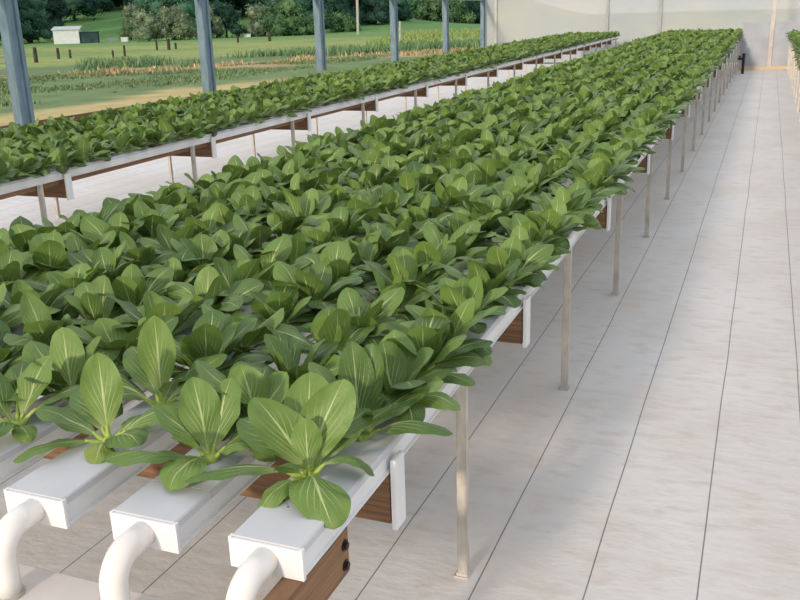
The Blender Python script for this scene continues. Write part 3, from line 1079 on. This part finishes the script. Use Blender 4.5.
DARK = [LIN(48, 78, 66), LIN(56, 86, 68), LIN(42, 70, 62)]  # crown palettes: the blue-green haze of distance is tinted into these colours
TEAL = [LIN(60, 96, 80), LIN(68, 106, 84), LIN(54, 88, 74)]
OLIVE = [LIN(114, 132, 104), LIN(126, 140, 110), LIN(104, 122, 98)]
GREEN = [LIN(84, 116, 80), LIN(76, 106, 74), LIN(94, 124, 84)]


def tree(u, depth, wpx, hpx, cols, label, kind='round', seed=0, trunk=.12):
    px = 895 / (depth * .954)
    w_, h_ = wpx / px, hpx / px
    x, y = at(u, depth)
    z = float(ground_z([x], [y])[0])
    kind_ = 'tree' if ' tree ' in label else 'bush'
    t = empty(kind_, (x, y, z), label, kind_, 'trees and bushes beyond the field')
    link('crown', crown_mesh(seed, w_, h_ * (1 - trunk * .6), h_ * trunk * .6, cols, kind=kind), None, t)
    bm = bmesh.new()
    tube(bm, [(0, 0, -.2), (.02 * w_, 0, h_ * .25), (-.02 * w_, .01 * w_, h_ * .6)], [.022 * w_ + .05, .018 * w_ + .04, .01 * w_ + .02], 8)
    from_bm('trunk', bm, M['bark'], t, smooth=True)


# photo column, depth, width and height in photo pixels
TREES = [
    (-24, 104, 64, 62, DARK, 'dark evergreen tree left of the first steel post', 'round', .04),
    (12, 112, 58, 70, TEAL, 'dark blue-green tree just behind the first steel post', 'round', .04),
    (38, 114, 46, 44, TEAL, 'rounded blue-green tree left of the white shed', 'round', .04),
    (58, 126, 52, 60, DARK, 'tall dark tree rising behind the white shed', 'round', .04),
    (84, 140, 54, 52, DARK, 'dark tree on the slope above the shed lean-to', 'round', .03),
    (102, 150, 40, 40, TEAL, 'blue-green tree at the top of the green clearing', 'round', .03),
    (118, 156, 26, 40, GREEN, 'slim pale-trunked tree above the green clearing', 'round', .35),
    (136, 154, 44, 42, DARK, 'dark tree on the slope above the bright white box', 'round', .03),
    (144, 128, 26, 24, OLIVE, 'small grey-green tree above the bright white box', 'round', .25),
    (164, 140, 48, 50, TEAL, 'blue-green tree at the far edge of the clearing', 'round', .03),
    (138, 112, 22, 16, GREEN, 'small green bush behind the bright white box', 'round', .03),
    (156, 104, 34, 28, OLIVE, 'grey-olive bush at the near edge of the clearing', 'round', .03),
    (180, 105, 44, 32, OLIVE, 'wide grey-olive bush just left of the second steel post', 'round', .03),
    (190, 130, 56, 50, TEAL, 'blue-green tree behind the second steel post', 'round', .03),
    (214, 110, 34, 32, OLIVE, 'grey-olive bush just right of the second steel post', 'round', .03),
    (234, 112, 36, 36, DARK, 'dark bush right of the second steel post', 'round', .03),
    (222, 138, 50, 60, TEAL, 'tall blue-green tree between the second and third posts', 'round', .03),
    (252, 140, 54, 60, DARK, 'dark tree above the pale olive bush', 'round', .03),
    (268, 114, 34, 30, OLIVE, 'pale olive bush left of the third steel post', 'round', .03),
    (292, 112, 48, 34, GREEN, 'broad green bush immediately left of the third steel post', 'round', .03),
    (284, 140, 62, 56, TEAL, 'blue-green tree behind the broad green bush', 'round', .03),
    (314, 126, 48, 40, TEAL, 'blue-green tree hidden partly by the third steel post', 'round', .03),
    (338, 128, 48, 44, DARK, 'dark tree right of the third steel post', 'round', .03),
    (362, 134, 48, 44, TEAL, 'blue-green tree behind the thin pale pole', 'round', .03),
    (384, 136, 42, 42, DARK, 'dark tree left of the fourth steel post', 'round', .03),
    (350, 120, 36, 16, GREEN, 'low green bush at the foot of the pale pole', 'round', .03),
    (312, 112, 30, 18, GREEN, 'low green bush at the foot of the third post', 'round', .03),
    (404, 150, 40, 26, TEAL, 'blue-green tree on the hill right of the fourth post', 'round', .03),
    (428, 165, 52, 24, GREEN, 'green tree on the hill left of the fifth post', 'round', .03),
    (412, 185, 40, 24, DARK, 'dark tree behind the hill trees right of the fourth post', 'round', .03),
    (462, 165, 48, 22, GREEN, 'green tree right of the fifth steel post', 'round', .03),
    (446, 185, 40, 24, TEAL, 'blue-green tree behind the fifth steel post', 'round', .03),
    (484, 170, 44, 26, DARK, 'dark tree behind the corner post', 'round', .03),
]
for i, (u, d, wp, hp, c, lab, kd, tr) in enumerate(TREES):
    tree(u, d, wp, hp, c, lab, kd, 40 + i, tr)


def stand(u, depth):
    x, y = at(u, depth)
    return x, y, float(ground_z([x], [y])[0])


# white shed with a dark lean-to
sh = stand(84, 104)
t = empty('shed', sh, 'small white shed with a dark lean-to in the far field', 'shed')
t.rotation_euler = (0, 0, RAD(33))
bm = bmesh.new()
box(bm, -2.3, .4, -1.0, 1.0, -.1, 1.45)
from_bm('walls', bm, M['shedwhite'], t)
bm = bmesh.new()
vs = [bm.verts.new(q) for q in ((-2.45, -1.15, 1.45), (.55, -1.15, 1.45), (.55, 1.15, 1.75), (-2.45, 1.15, 1.75), (-2.45, -1.15, 1.53), (.55, -1.15, 1.53), (.55, 1.15, 1.85), (-2.45, 1.15, 1.85))]
for f in ((0, 1, 2, 3), (4, 5, 6, 7), (0, 1, 5, 4), (1, 2, 6, 5), (2, 3, 7, 6), (3, 0, 4, 7)): bm.faces.new([vs[q] for q in f])
from_bm('roof', bm, M['shedroof'], t)
bm = bmesh.new()
box(bm, .4, 2.3, -.8, .9, -.1, 1.15)
box(bm, .36, 2.4, -.9, 1.0, 1.15, 1.22)
from_bm('lean_to', bm, M['sheddark'], t)

for u, d, w_, h_, lab in ((118, 107, .65, .42, 'pale box in the field left of the brighter white box'), (132, 106, .75, .5, 'bright white box in the field right of the shed'),
                          (255, 112, .8, .4, 'white box in the field below the olive bush'), (227, 116, .7, .25, 'low pale box between the second and third steel posts')):
    x, y, z = stand(u, d)
    bm = bmesh.new()
    box(bm, -w_ / 2, w_ / 2, -.3, .3, 0, h_ * .8, .02)
    box(bm, -w_ / 2 - .04, w_ / 2 + .04, -.34, .34, h_ * .8, h_, .02)
    o = from_bm('white_box', bm, M['shedwhite'], None, (x, y, z - .02))
    o.rotation_euler = (0, 0, RAD(25))
    tag(o, lab, 'box', 'white boxes in the field')

for u, d, h_, r_, mt, lab in ((25, 33, .95, .09, 'palewood', 'pale weathered gate post right of the first steel post'),
                              (40, 50, .78, .11, 'fencewood', 'thick dark fence post below the white shed'),
                              (63, 55, .62, .09, 'fencewood', 'dark fence post between the thick post and the small one'),
                              (75, 56, .5, .07, 'fencewood', 'small dark fence post below the shed lean-to'),
                              (118, 50, .55, .06, 'fencewood', 'thin fence post below the pale box'),
                              (130, 56, .65, .07, 'fencewood', 'fence post below the bright white box'),
                              (163, 66, .62, .08, 'fencewood', 'thin post left of the dark leaning post in the field'),
                              (175, 66, .75, .12, 'fencewood', 'dark post in the field left of the second steel post'),
                              (182, 68, .45, .09, 'fencewood', 'short stump post nearest the second steel post'),
                              (277, 84, .75, .14, 'fencewood', 'dark post in the grass left of the third steel post'),
                              (245, 84, .6, .10, 'fencewood', 'short dark post in the middle between second and third posts'),
                              (408, 66, 1.5, .08, 'palewood', 'pale stake in the grass right of the fourth steel post'),
                              (366, 106, 11.0, .15, 'palewood', 'tall thin pale pole left of the fourth steel post')):
    x, y, z = stand(u, d)
    bm = bmesh.new()
    tube(bm, [(0, 0, -.15), (.01 * h_, 0, h_ * .6), (.02 * h_, 0, h_)], [r_, r_ * .95, r_ * .85], 10)
    o = from_bm('utility_pole' if h_ > 5 else 'fence_post', bm, M[mt], None, (x, y, z))
    tag(o, lab, 'pole' if h_ > 5 else 'post', None if h_ > 5 else 'posts in the field')

gxa, gya, gza = stand(24, 33)
gxb, gyb, gzb = stand(-45, 31)
t = empty('farm_gate', (gxa, gya, gza), 'grey railed farm gate left of the first steel post', 'gate')
for z in (.2, .42, .64, .86):
    bm = bmesh.new()
    tube(bm, [(-.1, 0, z), (gxb - gxa, gyb - gya, z)], .025, 8)
    from_bm('gate_rail', bm, M['palewood'], t)
for f in (.04, .5, 1.0):
    bm = bmesh.new()
    tube(bm, [((gxb - gxa) * f, (gyb - gya) * f, .02), ((gxb - gxa) * f, (gyb - gya) * f, .9)], .03, 8)
    from_bm('gate_upright', bm, M['palewood'], t)

# ------------------------------------------------------------------ view
S.view_settings.view_transform = 'Standard'
S.view_settings.look = 'None'
S.view_settings.exposure = 0.0
S.view_settings.gamma = 1.0
S.view_settings.use_curve_mapping = False
